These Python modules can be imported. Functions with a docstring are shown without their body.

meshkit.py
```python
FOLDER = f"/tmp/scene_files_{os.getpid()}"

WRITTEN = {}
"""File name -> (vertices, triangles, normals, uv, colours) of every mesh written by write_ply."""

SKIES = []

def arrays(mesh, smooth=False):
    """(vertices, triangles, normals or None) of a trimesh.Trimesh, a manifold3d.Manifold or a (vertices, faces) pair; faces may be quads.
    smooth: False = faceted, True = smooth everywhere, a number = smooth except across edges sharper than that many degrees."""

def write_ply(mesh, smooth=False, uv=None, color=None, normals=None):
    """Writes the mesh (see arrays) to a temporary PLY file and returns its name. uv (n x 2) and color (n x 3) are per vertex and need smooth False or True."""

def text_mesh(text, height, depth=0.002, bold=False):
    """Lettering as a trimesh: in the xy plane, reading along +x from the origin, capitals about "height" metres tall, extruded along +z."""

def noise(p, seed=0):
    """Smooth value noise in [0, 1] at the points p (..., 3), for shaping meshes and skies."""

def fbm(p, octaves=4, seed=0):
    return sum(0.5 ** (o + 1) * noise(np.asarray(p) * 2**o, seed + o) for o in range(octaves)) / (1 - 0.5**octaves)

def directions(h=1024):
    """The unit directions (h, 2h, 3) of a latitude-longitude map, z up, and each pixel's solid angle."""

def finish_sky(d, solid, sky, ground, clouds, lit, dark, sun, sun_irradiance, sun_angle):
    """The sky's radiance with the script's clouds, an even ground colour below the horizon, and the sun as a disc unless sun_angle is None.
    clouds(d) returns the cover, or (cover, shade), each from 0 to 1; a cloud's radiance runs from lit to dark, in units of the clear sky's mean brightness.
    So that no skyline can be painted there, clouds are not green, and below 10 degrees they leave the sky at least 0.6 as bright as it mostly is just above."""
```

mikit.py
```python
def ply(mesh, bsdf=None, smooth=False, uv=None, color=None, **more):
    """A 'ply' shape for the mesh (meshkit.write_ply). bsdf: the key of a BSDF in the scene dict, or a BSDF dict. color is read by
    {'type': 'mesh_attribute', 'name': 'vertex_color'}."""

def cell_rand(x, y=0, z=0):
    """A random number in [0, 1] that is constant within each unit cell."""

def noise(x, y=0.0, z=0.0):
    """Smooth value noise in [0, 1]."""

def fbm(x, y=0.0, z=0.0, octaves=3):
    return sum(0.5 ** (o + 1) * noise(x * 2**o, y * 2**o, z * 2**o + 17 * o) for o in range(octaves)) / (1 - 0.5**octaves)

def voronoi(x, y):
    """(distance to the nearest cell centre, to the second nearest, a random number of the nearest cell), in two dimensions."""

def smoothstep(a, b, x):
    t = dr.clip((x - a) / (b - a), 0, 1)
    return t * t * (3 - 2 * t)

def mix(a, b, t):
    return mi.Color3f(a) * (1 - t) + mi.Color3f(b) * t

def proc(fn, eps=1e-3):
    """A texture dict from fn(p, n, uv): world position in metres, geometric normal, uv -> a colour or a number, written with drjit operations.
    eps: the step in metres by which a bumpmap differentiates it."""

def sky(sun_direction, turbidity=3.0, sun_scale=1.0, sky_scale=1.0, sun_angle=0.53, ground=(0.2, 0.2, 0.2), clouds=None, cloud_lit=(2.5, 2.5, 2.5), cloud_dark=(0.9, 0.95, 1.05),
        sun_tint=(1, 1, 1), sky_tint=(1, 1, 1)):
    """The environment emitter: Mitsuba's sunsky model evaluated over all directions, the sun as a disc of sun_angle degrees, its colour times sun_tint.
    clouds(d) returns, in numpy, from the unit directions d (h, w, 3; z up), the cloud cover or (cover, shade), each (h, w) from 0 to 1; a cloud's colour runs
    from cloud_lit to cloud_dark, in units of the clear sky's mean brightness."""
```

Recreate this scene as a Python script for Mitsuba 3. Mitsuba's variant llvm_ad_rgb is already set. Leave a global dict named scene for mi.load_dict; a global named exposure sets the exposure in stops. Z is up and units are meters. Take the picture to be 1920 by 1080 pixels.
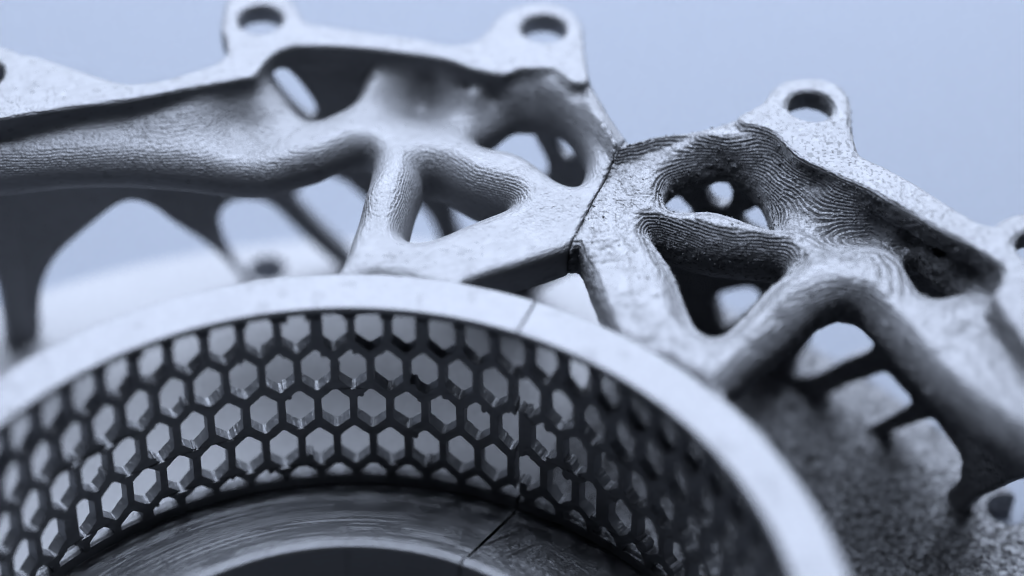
import math, random
import numpy as np, trimesh, mitsuba as mi, shapely, shapely.geometry as sg
import drjit as dr
import mikit, meshkit
from mikit import proc, noise, fbm, smoothstep, mix
from scipy import ndimage

# ------------------------------------------------------------------ camera, light, exposure
S = 0.06                                   # metres per design unit (the clear radius of the top rim)
T = mi.ScalarTransform4f
EYE = np.array([0.34849748, -2.9481375, 3.91448077])
FWD = np.array([0.0, 0.71778356, -0.6962663])
UP = np.array([-0.03110053, 0.69592949, 0.71743634])
scene, labels = {}, {}
scene['camera'] = {'type': 'thinlens', 'fov': 25.15, 'fov_axis': 'x', 'near_clip': 0.01, 'far_clip': 20.0,
                   'aperture_radius': 0.185 * S, 'focus_distance': 5.84 * S,
                   'to_world': T().look_at(origin=(EYE * S).tolist(), target=((EYE + FWD) * S).tolist(), up=UP.tolist())}
exposure = 1.14

def lamp(key, centre, target, w, h, rgb):
    to = T().look_at(origin=[c * S for c in centre], target=[c * S for c in target], up=[0, 1, 0.01]) @ T().scale([w * S / 2, h * S / 2, 1])
    scene[key] = {'type': 'rectangle', 'to_world': to, 'bsdf': {'type': 'ref', 'id': 'mat_lamp'}, 'emitter': {'type': 'area', 'radiance': {'type': 'rgb', 'value': rgb}}}
scene['mat_lamp'] = {'type': 'diffuse', 'reflectance': {'type': 'rgb', 'value': 0.6}}
lamp('softbox_lamp', (0.3, 7.6, 4.9), (0.3, 1.4, -0.2), 13.5, 8.0, [1.9, 2.12, 2.55])
lamp('softbox_lamp_001', (0.2, 4.6, 8.8), (0.3, 1.5, -0.2), 9.0, 4.6, [3.1, 3.46, 4.16])
labels['softbox_lamp'] = {'label': 'large cool white softbox lamp standing behind the printed part', 'category': 'lamp'}
labels['softbox_lamp_001'] = {'label': 'smaller cool white softbox lamp hung high above the back of the printed part', 'category': 'lamp'}

# ------------------------------------------------------------------ materials
def rgb(*v): return {'type': 'rgb', 'value': list(v)}

def metal(h, scale, base=(0.26, 0.267, 0.283), rough=0.56, eps=1.5e-5, metallic=0.85):
    m = {'type': 'principled', 'base_color': rgb(*base) if isinstance(base, tuple) else proc(base), 'metallic': metallic, 'roughness': rough, 'specular': 0.5}
    return {'type': 'twosided', 'b': {'type': 'bumpmap', 'arbitrary': proc(h, eps), 'scale': scale, 'bsdf': m}}

U = 1.0 / S
def h_smooth(p, n, uv):
    q = p * U
    return (noise(q.x * 160, q.y * 160, q.z * 160) - 0.5) * 0.6 + (noise(q.x * 60, q.y * 60, q.z * 60) - .5)
def h_ring(p, n, uv):                      # turned surface: fine rings about the axis
    q = p * U
    r = dr.sqrt(q.x * q.x + q.y * q.y)
    w = fbm(q.x * 8, q.y * 8, q.z * 8) * 0.002
    a = dr.atan2(q.x, q.y)
    return noise((r + w) * 38, a * 2.0) + 0.8 * noise((r + w) * 85 + 7, a * 5.0) + 0.2 * noise(q.x * 110, q.y * 110, q.z * 110)
def c_rim(p, n, uv):
    q = p * U
    v = 0.252 + 0.025 * (fbm(q.x * 9, q.y * 9, q.z * 9) - .5) + 0.02 * (noise(q.x * 90, q.y * 90, q.z * 90) - .5) - 0.03 * smoothstep(0.80, 0.88, noise(q.x * 24, q.y * 24, 3.0))
    return mi.Color3f(v, v * 1.025, v * 1.09)
scene['mat_rim'] = metal(h_smooth, 0.0012 * S, base=c_rim)
scene['mat_floor'] = metal(h_ring, 0.013 * S)
def h_feather(p, n, uv):                   # chatter marks that fan across the turned rings
    q = p * U
    r = dr.sqrt(q.x * q.x + q.y * q.y)
    c = q.x * 0.25 + q.y * 0.97 + 0.05 * noise(q.x * 9, q.y * 9)
    band = noise(r * 22, q.x * 2)
    d1, d2 = q.x * 0.8 + q.y * 0.6, q.x * 0.8 - q.y * 0.6
    t = smoothstep(0.35, 0.65, band)
    return 0.8 * (noise(d1 * 70, c * 5) * t + noise(d2 * 70, c * 5) * (1 - t)) + 0.6 * noise(r * 60, q.x * 4) + 0.5 * noise(q.x * 120, q.y * 120, q.z * 120)
scene['mat_floor_coarse'] = metal(h_feather, 0.016 * S)
scene['mat_comb'] = metal(h_smooth, 0.004 * S)
scene['mat_paper'] = {'type': 'twosided', 'b': {'type': 'diffuse', 'reflectance': rgb(0.28, 0.305, 0.352)}}

def terrace(z, l):                          # the stair of printed layers: a rounded saw over the height
    t = z / l; fr = t - dr.floor(t)
    return dr.minimum(fr * 1.5, (1 - fr) * 3.0)
def h_fine(p, n, uv):
    q = p * U
    w = (fbm(q.x * 30, q.y * 30, q.z * 30) - .5) * 0.006
    return 0.45 * terrace(q.z + w, 0.0050) + 1.0 * noise(q.x * 210, q.y * 210, q.z * 210) + 0.5 * noise(q.x * 110, q.y * 110, q.z * 110)
def h_coarse(p, n, uv):
    q = p * U
    w = (fbm(q.x * 35, q.y * 35, q.z * 35) - .5) * 0.005 + fbm(q.x * 9, q.y * 9, q.z * 4) * 0.014
    g = noise(q.x * 130, q.y * 130, q.z * 150)
    steep = 1 - dr.abs(n.z)
    grain = smoothstep(0.5, 0.85, g)
    return 1.5 * terrace(q.z + w, 0.0062) + (0.4 + 2.4 * steep) * grain + 0.5 * noise(q.x * 230, q.y * 230, q.z * 230)
def c_fine(p, n, uv):                       # burnished metal with faint scuffs
    q = p * U
    s = noise(q.x * 40 + q.y * 25, q.y * 110 - q.x * 60, q.z * 90)
    v = 0.265 + 0.032 * (fbm(q.x * 14, q.y * 14, q.z * 14) - .5) + 0.04 * (s - .5) - 0.05 * smoothstep(0.74, 0.9, noise(q.x * 70, q.y * 70, q.z * 70))
    return mi.Color3f(v, v * 1.025, v * 1.09)
def c_coarse(p, n, uv):                     # as printed: sooty specks and pits
    q = p * U
    k = smoothstep(0.62, 0.80, noise(q.x * 75, q.y * 75, q.z * 75)) * 0.05 + smoothstep(0.62, 0.82, noise(q.x * 160, q.y * 160, q.z * 160)) * 0.10
    v = 0.280 + 0.04 * (fbm(q.x * 12, q.y * 12, q.z * 12) - .5) - k
    return mi.Color3f(v, v * 1.025, v * 1.09)
def c_grit(p, n, uv):
    q = p * U
    k = smoothstep(0.50, 0.72, noise(q.x * 85, q.y * 85, q.z * 85)) * 0.20 + smoothstep(0.55, 0.8, noise(q.x * 170, q.y * 170)) * 0.12
    v = dr.maximum(0.37 - k, 0.04)
    return mi.Color3f(v, v * 1.025, v * 1.09)
scene['mat_fine'] = metal(h_fine, 0.0017 * S, metallic=0.7, base=c_fine)
scene['mat_coarse'] = metal(h_coarse, 0.0025 * S, base=c_coarse, metallic=0.7)
def h_plate(p, n, uv):                     # straight mill marks
    q = p * U
    c = q.x * 0.64 - q.y * 0.77
    return noise(c * 75, 0.35 * (q.x + q.y)) + 0.5 * noise(c * 190, 0.8 * (q.x + q.y)) + 0.4 * noise(q.x * 130, q.y * 130)
def h_grit(p, n, uv):
    q = p * U
    return smoothstep(0.5, 0.85, noise(q.x * 105, q.y * 105, q.z * 75)) + 0.7 * smoothstep(0.45, 0.9, noise(q.x * 190, q.y * 190)) + 0.3 * noise(q.x * 40, q.y * 40)
scene['mat_plate'] = metal(h_plate, 0.0015 * S, metallic=0.1, base=(0.35, 0.358, 0.378))
scene['mat_plate_coarse'] = metal(h_grit, 0.009 * S, metallic=0.1, base=c_grit)

# ------------------------------------------------------------------ helpers
def put(key, mesh, bsdf, smooth=30):
    if isinstance(mesh, tuple):
        v, f = mesh
        mesh = trimesh.Trimesh(np.asarray(v, float), np.asarray(f), process=False)
    mesh = mesh.copy(); mesh.vertices = mesh.vertices * S
    scene[key] = mikit.ply(mesh, bsdf, smooth=smooth)

def revolve(profile, a0, a1, n):           # closed (r, z) profile swept from a0 to a1 degrees (clockwise from +y), ends capped
    prof = np.array(profile, float); m = len(prof)
    th = np.radians(np.linspace(a0, a1, n + 1))
    v = np.array([[r * math.sin(t), r * math.cos(t), z] for t in th for r, z in prof])
    f = []
    for i in range(n):
        for j in range(m):
            a, b = i * m + j, i * m + (j + 1) % m
            f += [[a, b, b + m], [a, b + m, a + m]]
    cap, fc = trimesh.creation.triangulate_polygon(sg.Polygon(prof), engine='earcut')
    if len(cap) == m:
        idx = [int(np.argmin(((prof - c) ** 2).sum(1))) for c in cap]
        for t in fc:
            a, b, c = (idx[k] for k in t)
            f += [[a, c, b], [a + n * m, b + n * m, c + n * m]]
    me = trimesh.Trimesh(v, f, process=False)
    if me.volume < 0: me.invert()
    return me

HOUSING = 'printed_housing'
SEAM = 21.3
SIDES = [(-150.0, SEAM - 0.17), (SEAM + 0.17, 210.0)]
SIDES_IN = [(-150.0, SEAM - 0.27), (SEAM + 0.27, 210.0)]       # the joint gapes towards the bore
def num(name, i): return f'{HOUSING}__{name}' + ('' if i == 0 else f'_{i:03d}')

# ------------------------------------------------------------------ setting
g = trimesh.creation.box((40, 40, 0.2)); g.apply_translation((0, 4, -0.932))
put('tabletop', g, 'mat_paper', False)
labels['tabletop'] = {'label': 'smooth pale blue backdrop surface under the printed part', 'kind': 'structure'}

# ------------------------------------------------------------------ ring: rim, floor, hub
rim_prof = [(1.0, -0.004), (1.004, 0), (1.118, 0), (1.125, -0.006), (1.125, -0.07), (1.06, -0.075), (1.04, -0.045), (1.0, -0.02)]
floor_prof = [(1.046, -0.662), (1.082, -0.662), (1.10, -0.76), (1.04, -0.76), (0.68, -0.60), (0.68, -0.525), (0.70, -0.517), (1.02, -0.69), (1.04, -0.69)]
hub_prof = [(0.666, -0.505), (0.670, -0.50), (0.694, -0.50), (0.698, -0.505), (0.698, -0.6), (0.66, -0.95), (0.64, -0.95), (0.664, -0.53)]
for i, (a0, a1) in enumerate(SIDES):
    put(num('rim', i), revolve(rim_prof, a0, a1, 260), 'mat_rim')
    b0, b1 = SIDES_IN[i]
    put(num('sloped_floor', i), revolve(floor_prof, b0, b1, 260), 'mat_floor' if i == 0 else 'mat_floor_coarse')
    put(num('hub_ring', i), revolve(hub_prof, b0, b1, 220), 'mat_rim')

# ------------------------------------------------------------------ honeycomb wall
rng = np.random.default_rng(5)
ROWS = [-0.083, -0.230, -0.380, -0.530, -0.680]
PITCH = 360.0 / 71
def wallr(z): return 1.0 - 0.047 * z / 0.695
def comb(a0, a1, rough):
    z0, z1 = -0.668, -0.035
    poly = sg.box(a0, z0, a1, z1).segmentize(0.5)
    holes = []
    hw, hh, hs = 0.400 * PITCH, 0.079, 0.040
    k = math.ceil((a0 - 3) / PITCH)
    for row, zc in enumerate(ROWS):
        for c in range(k, k + 80):
            a = c * PITCH + (PITCH / 2 if row % 2 else 0) + 0.05
            if a < a0 - 3 or a > a1 + 3: continue
            pts = np.array([(-hw, -hs), (0, -hh), (hw, -hs), (hw, hs), (0, hh), (-hw, hs)])
            ring = shapely.affinity.scale(shapely.affinity.scale(sg.Polygon(pts), 1, 60, origin=(0, 0)).buffer(-0.45).buffer(0.45, 4), 1, 1 / 60, origin=(0, 0))
            ring = shapely.affinity.scale(ring, rng.uniform(0.95, 1.02), rng.uniform(0.96, 1.02), origin=(0, 0))
            if rng.random() < (0.10 if rough else 0.07):            # a cell that the print has partly closed
                s = rng.choice([-1, 1]); cut = rng.uniform(0.25, 0.6) * hw
                ring = ring.intersection(sg.box(-hw, -1, hw - cut, 1) if s > 0 else sg.box(-hw + cut, -1, hw, 1))
            for _ in range(rng.choice([0, 0, 1, 2]) + (1 if rough else 0)):   # burrs reaching into the cell
                t = rng.uniform(0, ring.exterior.length); q = ring.exterior.interpolate(t)
                rr = rng.uniform(0.10, 0.5) if not rough else rng.uniform(0.2, 0.7)
                blob = shapely.affinity.scale(sg.Point(q.x, q.y).buffer(rr, 8), 1, 0.0175 * rng.uniform(1, 2.2))
                ring = ring.difference(blob)
                if ring.geom_type != 'Polygon': ring = max(ring.geoms, key=lambda x: x.area)
            xy = np.array(ring.segmentize(0.25).exterior.coords)[:-1]
            am = 0.06 if rough else 0.03
            xy += rng.normal(0, 1, xy.shape) * [am * .7, am * 0.0125]
            holes.append(sg.Polygon(xy + [a, zc]).buffer(0))
    poly = poly.difference(shapely.union_all(holes))
    if poly.geom_type != 'Polygon': poly = max(poly.geoms, key=lambda x: x.area)
    m = trimesh.creation.extrude_polygon(poly, 1.0, engine='earcut')
    v = m.vertices.copy(); th = np.radians(v[:, 0]); r = wallr(v[:, 1]) + 0.033 * v[:, 2]
    nn = meshkit.fbm(np.c_[v[:, 0] * 0.8, v[:, 1] * 45, v[:, 2] * 2], 3, 3) - 0.5
    r += nn * (0.009 if rough else 0.005)
    m = trimesh.Trimesh(np.c_[r * np.sin(th), r * np.cos(th), v[:, 1]], m.faces, process=False)
    if m.volume < 0: m.invert()
    return m
for i, (a0, a1) in enumerate(SIDES_IN):
    lo, hi = max(a0, -75), min(a1, 125)
    put(num('honeycomb_wall', i), comb(lo, hi, i == 1), 'mat_comb', False)

# ------------------------------------------------------------------ base plate
BASE_HOLES = [(1.95, -32.4), (1.945, -11.0), (1.98, 33.3), (2.0, 57.6)]
for i, (a0, a1) in enumerate(SIDES):
    t = np.radians(np.linspace(max(a0, -110), min(a1, 150), 300))
    ring = sg.Polygon(np.vstack([np.c_[2.05 * np.sin(t), 2.05 * np.cos(t)], np.c_[1.08 * np.sin(t), 1.08 * np.cos(t)][::-1]]))
    for r, h in BASE_HOLES:
        h = math.radians(h); ring = ring.difference(sg.Point(r * math.sin(h), r * math.cos(h)).buffer(0.055, 20))
    m = trimesh.creation.extrude_polygon(ring, 0.08, engine='earcut'); m.apply_translation((0, 0, -0.83))
    put(num('base_plate', i), m, 'mat_plate' if i == 0 else 'mat_plate_coarse')

bore = trimesh.creation.cylinder(0.72, 0.03, sections=64); bore.apply_translation((0, 0, -0.812))
put(f'{HOUSING}__bore_floor', bore, 'mat_floor')

labels[HOUSING] = {'label': 'grey metal 3D printed ring housing with honeycomb wall, lattice arms and holed lugs', 'category': 'machine part'}

# ------------------------------------------------------------------ lattice body: a solid from plan outlines, heights and wall windows (design units)
DATA = {"flange_out":[[-1.286,1.713],[-1.212,1.829],[-1.144,1.844],[-1.027,1.827],[-0.941,1.815],[-0.85,1.779],[-0.76,1.739],[-0.671,1.71],[-0.59,1.727],[-0.511,1.769],[-0.446,1.813],[-0.43,1.85],[-0.434,1.879],[-0.458,1.971],[-0.457,2.066],[-0.423,2.123],[-0.374,2.145],[-0.313,2.128],[-0.267,2.068],[-0.229,1.994],[-0.163,1.979],[-0.075,1.962],[0.07,1.939],[0.164,1.916],[0.214,1.928],[0.255,1.972],[0.289,2.044],[0.332,2.089],[0.412,2.115],[0.478,2.089],[0.517,2.008],[0.524,1.904],[0.538,1.781],[0.583,1.666],[0.658,1.544],[0.788,1.561],[0.902,1.645],[0.989,1.714],[1.02,1.771],[1.065,1.811],[1.136,1.821],[1.197,1.791],[1.22,1.726],[1.215,1.617],[1.223,1.523],[1.286,1.47],[1.361,1.406],[1.445,1.32],[1.518,1.264],[1.569,1.257],[1.629,1.308],[1.696,1.312],[1.738,1.235],[1.707,1.119],[1.702,1.008],[1.756,0.867],[1.801,0.765]],"flange_in":[[-1.298,1.517],[-1.084,1.536],[-0.977,1.55],[-0.899,1.575],[-0.781,1.609],[-0.662,1.64],[-0.516,1.693],[-0.395,1.735],[-0.344,1.755],[-0.329,1.8],[-0.295,1.859],[-0.241,1.887],[-0.127,1.888],[0.016,1.874],[0.145,1.851],[0.246,1.806],[0.303,1.793],[0.366,1.821],[0.434,1.825],[0.482,1.778],[0.528,1.731],[0.553,1.689],[0.586,1.643],[0.65,1.523],[0.79,1.538],[0.864,1.579],[0.942,1.617],[0.996,1.6],[1.034,1.545],[1.071,1.488],[1.148,1.437],[1.25,1.366],[1.384,1.248],[1.503,1.152],[1.538,1.102],[1.522,1.046],[1.5,1.006],[1.516,0.954],[1.554,0.858],[1.628,0.69],[1.686,0.593]],"neck":[[0.509,1.758],[0.542,1.815],[0.587,1.713],[0.659,1.6],[0.794,1.613],[0.908,1.674],[0.976,1.639],[0.912,1.478],[0.651,1.384],[0.516,1.501],[0.475,1.625]],"lugs":[[-1.061,1.728],[-0.355,1.999],[0.413,1.996],[1.113,1.701],[1.639,1.188]],"open":{"Q":[[[-1.246,1.426],[-0.979,1.463],[-0.818,1.487],[-0.655,1.505],[-0.489,1.503],[-0.295,1.501],[-0.161,1.543],[-0.081,1.594],[-0.037,1.604],[-0.023,1.567],[-0.029,1.441],[-0.052,1.279],[-0.076,1.158],[-0.121,1.065],[-0.493,0.902],[-0.836,0.677],[-1.034,0.439]],0.068,0.14],"P1":[[[0.11,1.538],[0.153,1.528],[0.238,1.461],[0.328,1.426],[0.288,1.39],[0.195,1.329],[0.116,1.288],[0.081,1.292],[0.08,1.336],[0.095,1.438],[0.108,1.511]],0.09,0.2],"H1":[[[0.247,1.667],[0.285,1.713],[0.355,1.747],[0.433,1.728],[0.497,1.666],[0.529,1.595],[0.529,1.54],[0.504,1.484],[0.449,1.507],[0.393,1.567],[0.323,1.615],[0.267,1.633]],0.05,0.12],"P2":[[[0.228,1.106],[0.347,1.169],[0.452,1.226],[0.512,1.258],[0.525,1.229],[0.558,1.106],[0.606,0.942],[0.531,0.957],[0.402,1.015],[0.31,1.067]],0.02,0.11],"P4":[[[0.707,1.321],[0.803,1.278],[0.936,1.249],[1.019,1.241],[1.033,1.218],[0.962,1.119],[0.888,1.023],[0.841,0.984],[0.809,1.01],[0.777,1.106],[0.75,1.219],[0.716,1.286]],0.09,0.2],"H3":[[[0.73,1.443],[0.758,1.5],[0.849,1.54],[0.932,1.531],[0.987,1.48],[1.007,1.409],[1.001,1.342],[0.937,1.359],[0.843,1.385],[0.751,1.391]],0.045,0.12],"H0":[[[-0.343,1.888],[-0.319,1.977],[-0.255,1.999],[-0.167,1.997],[-0.094,1.947],[-0.075,1.851],[-0.096,1.783],[-0.147,1.743],[-0.195,1.72],[-0.249,1.771],[-0.297,1.829]],0.04,0.12],"P5":[[[1.326,1.234],[1.353,1.266],[1.39,1.233],[1.444,1.177],[1.459,1.136],[1.382,1.099],[1.345,1.128],[1.328,1.176]],0.035,0.12],"Qr":[[[0.851,0.785],[0.916,0.861],[1.011,0.963],[1.096,1.053],[1.157,1.089],[1.205,1.073],[1.237,1.028],[1.293,0.93],[1.357,0.818],[1.456,0.694],[1.565,0.583],[1.731,0.398],[1.43,-0.05],[0.999,0.218],[0.966,0.64]],0.06,0.15]},"hpts":[[-1.064,1.517,0.02],[-0.846,1.528,0.02],[-0.646,1.575,0.02],[-0.442,1.603,0.005],[-0.234,1.608,0.005],[-0.111,1.644,0.02],[-1.246,1.467,0.02],[-1.071,1.563,0.035],[-0.99,1.568,0.03],[-0.789,1.618,0.045],[-0.585,1.653,0.048],[-0.45,1.696,0.05],[-0.356,1.733,0.045],[-0.395,1.68,0.0],[-0.226,1.677,0],[0.029,1.634,0.01],[-0.052,1.815,0.03],[-0.032,1.76,0.012],[-0.129,1.863,-0.03],[-0.013,1.874,0.05],[0.067,1.858,0.05],[0.117,1.849,0.05],[0.203,1.828,0.045],[0.017,1.848,0.025],[0.102,1.854,0.005],[0.19,1.805,0.015],[0.221,1.799,0.06],[0.103,1.829,-0.03],[0.041,1.8,-0.018],[0.218,1.828,-0.015],[0.066,1.719,-0.005],[0.304,1.795,0.055],[0.247,1.81,0.05],[0.367,1.809,0.065],[0.29,1.792,0.012],[0.249,1.74,0.0],[0.39,1.765,0.025],[0.545,1.64,0.035],[0.6,1.574,0.03],[0.474,1.738,0.06],[0.431,1.779,0.07],[0.571,1.682,0.065],[0.21,1.66,0.005],[0.338,1.573,0.02],[0.449,1.49,0.015],[0.532,1.413,0.01],[0.655,1.591,0.045],[0.724,1.59,0.045],[0.805,1.577,0.06],[0.572,1.544,0.028],[0.559,1.462,0.008],[0.003,1.167,0],[0.187,1.194,0],[0.344,1.279,0],[0.505,1.366,0],[0.001,1.422,0.02],[-0.028,1.243,0],[-0.123,1.104,0],[0.269,1.121,0],[0.667,1.391,0.012],[0.842,1.379,0.025],[0.986,1.311,0.025],[1.089,1.233,0.02],[0.599,1.271,0],[0.663,1.139,0],[0.737,0.957,0],[1.024,1.06,0.02],[0.914,0.911,0.0],[1.15,1.187,0.03],[0.695,1.47,0.025],[0.848,1.548,0.03],[0.985,1.525,0.025],[1.044,1.432,0.0],[0.737,1.54,0.038],[0.873,1.571,0.075],[1.011,1.564,0.065],[1.039,1.503,0.05],[1.086,1.485,0.06],[1.115,1.456,0.045],[1.134,1.466,0.01],[1.193,1.315,-0.015],[1.152,1.325,-0.008],[1.264,1.256,0.015],[1.153,1.45,0.065],[1.256,1.382,0.065],[1.332,1.331,0.06],[1.393,1.268,0.055],[1.454,1.218,0.05],[1.513,1.163,0.05],[1.263,1.357,-0.005],[1.343,1.316,-0.025],[1.412,1.262,-0.03],[1.465,1.206,-0.03],[1.514,1.158,-0.0],[1.382,1.011,0.025],[1.479,1.07,0.03],[1.323,1.267,-0.02],[1.309,1.044,0.02],[1.423,0.913,0.02],[1.529,0.761,0.02],[1.432,1.003,0.03],[1.495,0.997,0.03],[1.385,1.029,0.02],[1.63,0.597,0.02],[1.586,0.823,0.03],[0.819,0.766,0],[1.345,1.461,0.06],[1.465,1.325,0.06]],"rfix":[[-0.028,1.402,0.03,0.05],[-0.045,1.262,0.025,0.05],[-0.067,1.135,0.02,0.05]],"win":[[[7.6,-0.186],[8.92,-0.144],[10.45,-0.118],[11.5,-0.127],[12.57,-0.168],[13.59,-0.227],[12.61,-0.299],[9.68,-0.305],[7.86,-0.266]],
 [[14.41,-0.107],[15.23,-0.074],[16.15,-0.085],[16.39,-0.115],[15.41,-0.16],[14.68,-0.145]],
 [[4.96,-0.429],[5.55,-0.414],[6.65,-0.442],[7.87,-0.507],[7.53,-0.582],[6.14,-0.589],[5.29,-0.489]],
 [[1.54,-0.48],[2.23,-0.474],[3.14,-0.517],[3.82,-0.581],[3.59,-0.684],[1.26,-0.69]],
 [[-9.42,0.0],[-8.79,0.021],[-7.89,-0.003],[-6.8,-0.066],[-6.06,-0.136],[-6.44,-0.164],[-7.45,-0.135],[-8.75,-0.068]],
 [[-31.76,-0.833],[-31.04,-0.624],[-30.39,-0.535],[-29.04,-0.451],[-26.42,-0.362],[-24.06,-0.29],[-22.71,-0.27],[-21.23,-0.286],[-19.69,-0.358],[-17.0,-0.488],[-14.78,-0.611],[-13.15,-0.734],[-12.53,-1.0],[-30.86,-0.929]],
 [[-14.79,-0.43],[-13.87,-0.404],[-12.23,-0.418],[-10.83,-0.451],[-8.61,-0.556],[-5.39,-0.702],[-3.29,-0.872],[-8.63,-1.002],[-11.28,-0.842],[-12.66,-0.736],[-14.05,-0.613],[-14.76,-0.507]],
 [[-8.46,-0.443],[-7.19,-0.395],[-5.38,-0.366],[-3.84,-0.397],[-1.87,-0.476],[-1.29,-0.674],[-2.29,-0.783],[-4.06,-0.659],[-6.25,-0.56]],
 [[-36.62,-0.251],[-34.78,-0.373],[-34.16,-0.515],[-34.21,-0.66],[-34.45,-0.784],[-35.81,-1.045],[-42.04,-0.899]],
 [[38.03,-0.472],[39.4,-0.416],[41.34,-0.396],[42.83,-0.419],[43.82,-0.447],[41.54,-0.555],[39.36,-0.654],[36.97,-0.717],[37.35,-0.634],[37.76,-0.561]],
 [[40.04,-0.745],[42.39,-0.635],[45.49,-0.512],[48.39,-0.558],[45.34,-0.716],[41.87,-0.85],[40.83,-0.8]],
 [[43.74,-0.881],[45.63,-0.774],[50.26,-0.57],[54.6,-0.574],[54.95,-0.646],[53.77,-0.744],[53.78,-0.933],[54.01,-1.205],[45.97,-1.4],[43.06,-1.03]],
 [[55.49,-0.867],[55.53,-0.799],[57.39,-0.643],[61.39,-0.426],[65.57,-0.246],[70.76,-0.296],[70.02,-0.571],[57.25,-1.075]],
 [[29.54,-0.517],[30.86,-0.481],[32.22,-0.469],[32.9,-0.502],[32.07,-0.565],[30.47,-0.618],[29.87,-0.574]],
 [[27.99,-0.102],[28.74,-0.088],[29.62,-0.098],[29.86,-0.136],[29.52,-0.171],[28.62,-0.169],[28.08,-0.14]],
 [[25.02,-0.166],[25.79,-0.14],[26.59,-0.168],[27.06,-0.218],[25.17,-0.21]],
 [[9.56,-0.871],[12.54,-0.745],[17.48,-0.517],[20.17,-0.474],[22.52,-0.666],[19.12,-0.88],[7.75,-1.158]],
 [[30.67,-0.213],[31.66,-0.176],[32.72,-0.147],[33.26,-0.252],[31.88,-0.263]]]}

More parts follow.
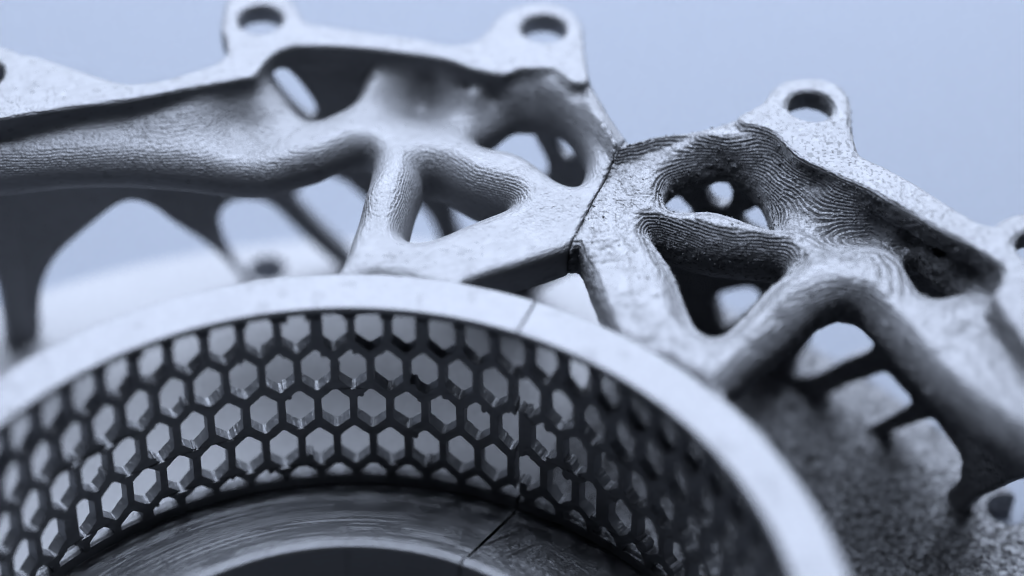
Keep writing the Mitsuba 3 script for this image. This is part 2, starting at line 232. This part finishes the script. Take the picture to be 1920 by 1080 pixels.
LUGS = np.array(DATA['lugs'])
def spline(pts, n=12, s=0.0):
    pts = np.array(pts, float); q = np.vstack([pts, pts[:1]])
    t = np.r_[0, np.cumsum(np.sqrt(np.linalg.norm(np.diff(q, axis=0), axis=1)))]
    from scipy.interpolate import CubicSpline
    return CubicSpline(t, q, bc_type='periodic')(np.linspace(0, t[-1], n * len(pts), endpoint=False))
def rwall(th):
    return np.interp(th, [-60, -45, -32, -21, -10, 0, 11, 16, 19, 21.5, 24, 27, 33, 40, 46, 51, 55, 63, 75], [1.86, 1.88, 1.91, 1.80, 1.93, 1.92, 1.92, 1.83, 1.75, 1.67, 1.75, 1.82, 1.92, 1.91, 1.93, 1.94, 1.91, 1.86, 1.86])
def poly_chain(xy):                          # Catmull-Rom through an open chain
    from scipy.interpolate import CubicSpline
    xy = np.array(xy, float); t = np.r_[0, np.cumsum(np.linalg.norm(np.diff(xy, axis=0), axis=1))]
    from scipy.interpolate import PchipInterpolator
    return PchipInterpolator(t, xy)(np.linspace(0, t[-1], 14 * len(xy)))
FL = sg.Polygon(np.vstack([poly_chain(DATA['flange_out']), poly_chain(DATA['flange_in'])[::-1]])).buffer(0)
FL = FL.buffer(-.028).buffer(.028).difference(sg.Point(0.63, 1.60).buffer(0.13, 24))
LUG_HOLES = [sg.Point(*c).buffer(0.060, 24) for c in LUGS]
FL = shapely.union_all([FL] + [sg.Point(*c).buffer(0.125, 24) for c in LUGS[[0, 4]]]).difference(shapely.union_all(LUG_HOLES))
OUTER = sg.Polygon(np.vstack([poly_chain(DATA['flange_out']), [[0.9, -0.2], [0, 0], [-0.9, 0.2]]])).buffer(0)
OPEN = {k: (sg.Polygon(v[0] if k in ('P2', 'Q', 'Qr') else spline(v[0])).buffer(0), v[1], v[2]) for k, v in DATA['open'].items()}
BODY = OUTER.buffer(-.16).buffer(.13).union(sg.Polygon(DATA['neck']).buffer(.02).buffer(-.02))
OPEN['Q'] = (OPEN['Q'][0].buffer(-.03).buffer(.03), *OPEN['Q'][1:]); OPEN['Qr'] = (OPEN['Qr'][0].buffer(-.03).buffer(.03), *OPEN['Qr'][1:])
WIN = [sg.Polygon(spline(w, 8)).buffer(0) if i not in (7, 10, 11, 12) else sg.Polygon(w).buffer(0).buffer(-.018).buffer(.018) for i, w in enumerate([[(math.radians(a) * 1.85, z) for a, z in q] for q in DATA['win']])]

def sdist(poly, pts):                        # positive inside
    shapely.prepare(poly)
    p = shapely.points(pts); d = shapely.distance(poly.boundary, p)
    return np.where(shapely.contains_xy(poly, pts[:, 0], pts[:, 1]), d, -d)
def smin(a, b, k):
    h = np.clip(0.5 + 0.5 * (b - a) / k, 0, 1)
    return b + (a - b) * h - k * h * (1 - h)

hp = np.array(DATA['hpts'])
from scipy.interpolate import RBFInterpolator
ang = np.linspace(-50, 80, 60)
rim_pts = np.c_[1.11 * np.sin(np.radians(ang)), 1.11 * np.cos(np.radians(ang)), np.full(60, -0.006)]
HEIGHT = RBFInterpolator(np.vstack([hp[:, :2], rim_pts[:, :2]]), np.r_[hp[:, 2], rim_pts[:, 2]], kernel='thin_plate_spline', smoothing=2e-4, neighbors=None)

def surface_nets(vol):
    s = vol < 0; nx, ny, nz = vol.shape
    acc = np.zeros((nx - 1, ny - 1, nz - 1, 3), np.float32); cnt = np.zeros((nx - 1, ny - 1, nz - 1), np.float32)
    edges = []
    for ax in range(3):
        a = [slice(None)] * 3; b = [slice(None)] * 3
        a[ax] = slice(0, -1); b[ax] = slice(1, None)
        va, vb = vol[tuple(a)], vol[tuple(b)]
        idx = np.argwhere((va < 0) != (vb < 0))
        x, y = va[tuple(idx.T)], vb[tuple(idx.T)]
        pos = idx.astype(np.float32); pos[:, ax] += x / (x - y)
        o = [i for i in range(3) if i != ax]
        ok = np.all([(idx[:, i] > 0) & (idx[:, i] < vol.shape[i] - 1) for i in o], axis=0)
        for d0 in (0, 1):
            for d1 in (0, 1):
                c = idx.copy(); c[:, o[0]] -= d0; c[:, o[1]] -= d1
                m = np.all(c >= 0, axis=1) & np.all(c < np.array(acc.shape[:3]), axis=1)
                np.add.at(acc, tuple(c[m].T), pos[m]); np.add.at(cnt, tuple(c[m].T), 1)
        edges.append((ax, o, idx[ok], x[ok] < 0))
    ids = np.full(cnt.shape, -1); act = cnt > 0
    ids[act] = np.arange(act.sum())
    v = acc[act] / cnt[act][:, None]
    f = []
    for ax, o, idx, inside in edges:
        q = []
        for d0, d1 in ((0, 0), (1, 0), (1, 1), (0, 1)):
            c = idx.copy(); c[:, o[0]] -= d0; c[:, o[1]] -= d1
            q.append(ids[tuple(c.T)])
        q = np.stack(q, 1)
        flip = inside if ax != 1 else ~inside
        q[~flip] = q[~flip][:, ::-1]
        f += [q[:, [0, 1, 2]], q[:, [0, 2, 3]]]
    return v, np.vstack(f)

STRUTS = [  # centre lines of the arms in plan: (side, points)
    (0, [(-.04, 1.13), (-.02, 1.40), (0.0, 1.60)]), (0, [(.17, 1.60), (.34, 1.50), (.52, 1.42)]), (0, [(.08, 1.16), (.30, 1.27), (.50, 1.34)]),
    (0, [(-1.2, 1.35), (-.90, 1.50), (-.60, 1.58), (-.25, 1.58), (-.08, 1.60)]),
    (1, [(.57, 1.36), (.66, 1.20), (.76, .96)]), (1, [(.58, 1.40), (.78, 1.40), (.98, 1.32)]), (1, [(.85, .86), (.98, 1.02), (1.10, 1.18)]),
    (1, [(1.2, 1.12), (1.40, .95), (1.60, .70)])]

def lattice(side, vox):
    mid = math.radians(-11 if side == 0 else 50)
    ex = np.array([math.cos(mid), -math.sin(mid)]); ey = np.array([math.sin(mid), math.cos(mid)])
    hx = 1.28 if side == 0 else 1.12
    gx = np.arange(-hx, hx, vox); gy = np.arange(0.78, 2.26, vox); gz = np.arange(-0.80, 0.13, vox).astype(np.float32)
    X, Y = np.meshgrid(gx, gy, indexing='ij')
    P = X.reshape(-1, 1) * ex + Y.reshape(-1, 1) * ey
    shp = X.shape; th = np.degrees(np.arctan2(P[:, 0], P[:, 1])); rr = np.hypot(P[:, 0], P[:, 1])
    h = HEIGHT(P).reshape(shp)
    # signed distance in plan to the openings, with the edge radius of the nearest one
    d2 = np.minimum(sdist(BODY, P), rr - 1.105); R = np.full(len(P), 0.02); wsum = np.full(len(P), 1e-9); racc = np.zeros(len(P)); tacc = np.zeros(len(P))
    for k, (poly, rad, thick) in OPEN.items():
        if poly.centroid.x * ex[0] + poly.centroid.y * ex[1] > hx + .4: continue
        d = -sdist(poly, P); d2 = np.minimum(d2, d)
        w = 1 / (np.maximum(np.abs(d), 0.004) ** 3); wsum += w; racc += w * rad; tacc += w * thick
    R = racc / wsum
    for x, y, rad, sg_ in DATA['rfix']:
        g_ = np.exp(-((P[:, 0] - x) ** 2 + (P[:, 1] - y) ** 2) / (2 * sg_ ** 2)); R = R + (rad - R) * g_
    R = R.reshape(shp)
    R = ndimage.gaussian_filter(R, 0.02 / vox)
    d2 = d2.reshape(shp)
    lw = np.exp(-((rr.reshape(shp) - 1.66) / 0.10) ** 2) * ((th < -4) | (th > 49)).reshape(shp)
    Tk = ndimage.gaussian_filter((tacc / wsum).reshape(shp) - 0.02 * lw, 0.03 / vox)
    nz = meshkit.fbm(np.c_[P * 9, np.zeros(len(P))], 3, 11).reshape(shp) - 0.5
    h = h + nz * (0.008 if side == 0 else 0.015)
    h = ndimage.gaussian_filter(np.minimum(h, 0.085), 0.012 / vox)
    hgx, hgy = np.gradient(h, vox); lip = np.sqrt(1 + np.minimum(hgx ** 2 + hgy ** 2, 6))
    Rr = np.minimum(R, Tk * 0.49)
    a = (np.abs(gz[None, None, :] - (h - Tk / 2)[:, :, None]) - (Tk / 2)[:, :, None]) / lip[:, :, None] + Rr[:, :, None]
    b = (Rr - d2)[:, :, None]
    vol = np.minimum(np.maximum(a, b), 0) + np.sqrt(np.maximum(a, 0) ** 2 + np.maximum(b, 0) ** 2) - Rr[:, :, None]
    vol = vol.astype(np.float32); del a, b
    # flange slab
    df = sdist(FL, P).reshape(shp)[:, :, None]; Rf = 0.007
    a = np.abs(gz - 0.068)[None, None, :] - (0.032 - Rf); b = Rf - df
    fl = (np.minimum(np.maximum(a, b), 0) + np.sqrt(np.maximum(a, 0) ** 2 + np.maximum(b, 0) ** 2) - Rf).astype(np.float32)
    vol = smin(vol, fl, np.float32(0.025)); del fl, a, b
    # wall under the flange, with its windows
    r0 = rwall(th).reshape(shp)
    th_ = np.radians(th)
    tg = np.radians(np.arange(-62, 100, 0.25)); zg = np.arange(-0.9, 0.2, 0.008)
    TT, ZZ = np.meshgrid(tg * 1.85, zg, indexing='ij')
    dw = sdist(shapely.union_all(WIN), np.c_[TT.ravel(), ZZ.ravel()]).reshape(TT.shape)
    near = np.abs(rr.reshape(shp) - r0) < 0.16
    ii = np.argwhere(near); tt = th_.reshape(shp)[near]
    cu = (tt[:, None] - tg[0]) / (tg[1] - tg[0]) + np.zeros((1, len(gz))); cz = np.broadcast_to((gz[None, :] - zg[0]) / 0.008, cu.shape)
    dwin = ndimage.map_coordinates(dw, [cu, cz], order=1, mode='nearest').astype(np.float32)
    Rw = 0.012
    zt = np.minimum(h[near] - .03, 0.05)
    a = (np.abs(rr.reshape(shp)[near] - r0[near]))[:, None] - (0.026 - Rw) + np.maximum(gz - 0.04, 0)[None, :]
    b = Rw + dwin
    wl = np.minimum(np.maximum(a, b), 0) + np.sqrt(np.maximum(a, 0) ** 2 + np.maximum(b, 0) ** 2) - Rw
    vol[near] = smin(vol[near], wl.astype(np.float32), np.float32(0.02)); del wl, a, b, cu, cz, dwin
    holes = np.minimum.reduce([np.hypot(*(P - c).T) for c in LUGS]).reshape(shp)
    vol = np.maximum(vol, np.where(gz > -0.25, 0.060 - holes[:, :, None], -1).astype(np.float32))
    # cut at the seam and at the ends
    sa = math.radians(SEAM)
    cut = (P[:, 0] * math.cos(sa) - P[:, 1] * math.sin(sa)).reshape(shp)
    cut = cut + 0.0012 if side == 0 else 0.0012 - cut
    vol = np.maximum(vol, cut[:, :, None].astype(np.float32))
    vol[0] = vol[-1] = 1; vol[:, 0] = vol[:, -1] = 1; vol[:, :, 0] = vol[:, :, -1] = 1
    v, f = surface_nets(vol)
    g = v.copy()
    xy = (gx[0] + v[:, :1] * vox) * ex + (gy[0] + v[:, 1:2] * vox) * ey
    V = np.c_[xy, gz[0] + v[:, 2] * vox]
    m = trimesh.Trimesh(V, f, process=False)
    if m.volume < 0: m.invert()
    from scipy.sparse import coo_matrix, diags
    e = m.edges_unique; n = len(m.vertices)
    A = coo_matrix((np.ones(len(e)), (e[:, 0], e[:, 1])), shape=(n, n)).tocsr(); A = A + A.T
    D = diags(1 / np.maximum(np.asarray(A.sum(1)).ravel(), 1)); W = np.array(m.vertices)
    for lam in (0.5, -0.52, 0.5, -0.52):
        W = W + lam * (D @ (A @ W) - W)
    m.vertices = W
    return m

def emit(key, V, F, N, bsdf):
    used = np.unique(F); re = np.full(len(V), -1); re[used] = np.arange(len(used))
    path = meshkit.write_ply((V[used] * S, re[F]), False, normals=N[used])
    scene[key] = {'type': 'ply', 'filename': path, 'face_normals': False, 'bsdf': {'type': 'ref', 'id': bsdf}}

count = {}
def nextkey(name):
    count[name] = count.get(name, -1) + 1
    return num(name, count[name])
VOX = 0.0075
ROUGH = []
for side in (0, 1):
    m = lattice(side, VOX)
    V, F = np.array(m.vertices), np.array(m.faces)
    if side == 1:
        n0 = meshkit.arrays((V, F), True)[2]
        V = V + n0 * ((meshkit.fbm(V * 75, 2, 4) - 0.5) * 0.006 * np.where(V[:, 2] > 0.085, 0.12, np.clip(1.15 - n0[:, 2], 0.25, 1)))[:, None]
    N = meshkit.arrays((V, F), True)[2]
    C = V[F].mean(1); r = np.hypot(C[:, 0], C[:, 1]); th = np.degrees(np.arctan2(C[:, 0], C[:, 1]))
    bs = 'mat_fine' if side == 0 else 'mat_coarse'
    group = np.zeros(len(F), int)                                    # 0 web
    wallish = ((np.abs(r - rwall(th)) < 0.07) & (C[:, 2] < 0.03)) | (C[:, 2] < -0.19)
    best = np.full(len(F), 0.085)
    for k, (sd, line) in enumerate(STRUTS):
        if sd != side: continue
        d = shapely.distance(sg.LineString(line), shapely.points(C[:, :2]))
        hit = (d < best) & ~wallish & (C[:, 2] < 0.05); group[hit] = 20 + k; best[hit] = d[hit]
    flange = (C[:, 2] > 0.034) & (shapely.contains_xy(FL.buffer(0.012), C[:, 0], C[:, 1]))
    group[flange] = 1
    group[wallish & ~flange] = 2
    for k, c in enumerate(LUGS):
        hit = (np.hypot(*(C[:, :2] - c).T) < 0.135) & (C[:, 2] > 0.03)
        group[hit] = 10 + k
    low = (group == 2) & (C[:, 2] < -0.33)
    for k, (t0, t1) in enumerate([(-37, -29), (-16, -10.6), (-2, 12), (36, 41), (52.5, 62)]):
        group[low & (th > t0) & (th < t1)] = 40 + k
    for gi in np.unique(group):
        name = {0: 'lattice_web', 1: 'outer_flange', 2: 'outer_wall'}.get(gi) or ('mounting_lug' if gi < 20 else 'lattice_arm' if gi < 40 else 'support_leg')
        if (group == gi).sum() < 60: continue
        key = nextkey(name)
        emit(key, V, F[group == gi], N, bs)
        if side == 1 and name in ('lattice_web', 'lattice_arm', 'outer_flange'): labels[key] = {'label': 'rough dark-speckled ' + name.replace('_', ' ') + ' with visible print layers'}
    ROUGH.append((V, F, N))

# powder grains stuck to the steep rough faces
rg = np.random.default_rng(12)
V, F, N = ROUGH[1]
C = V[F].mean(1); nn = np.cross(V[F[:, 1]] - V[F[:, 0]], V[F[:, 2]] - V[F[:, 0]]); ar = np.linalg.norm(nn, axis=1); nn = nn / np.maximum(ar, 1e-12)[:, None]
w = ar * np.clip((0.95 - nn[:, 2]) * 1.6, 0.05, 1) * (nn[:, 2] > -0.25) * (C[:, 2] > -0.12) * (C[:, 2] < 0.09)
pick = rg.choice(len(F), 5200, p=w / w.sum())
ico = trimesh.creation.icosphere(subdivisions=0); iv, fi = np.array(ico.vertices), np.array(ico.faces)
gv, gf = [], []
for k, t in enumerate(pick):
    s = rg.uniform(0.0014, 0.0034) * (1.5 if rg.random() < 0.06 else 1)
    gv.append((iv * rg.uniform(0.7, 1.2, (12, 1))) * s + C[t] + nn[t] * s * 0.45); gf.append(fi + 12 * k)
put(f'{HOUSING}__powder_grain', (np.vstack(gv), np.vstack(gf)), 'mat_coarse', True)
labels[f'{HOUSING}__powder_grain'] = {'kind': 'stuff', 'label': 'tiny powder grains stuck to the rough layered faces'}
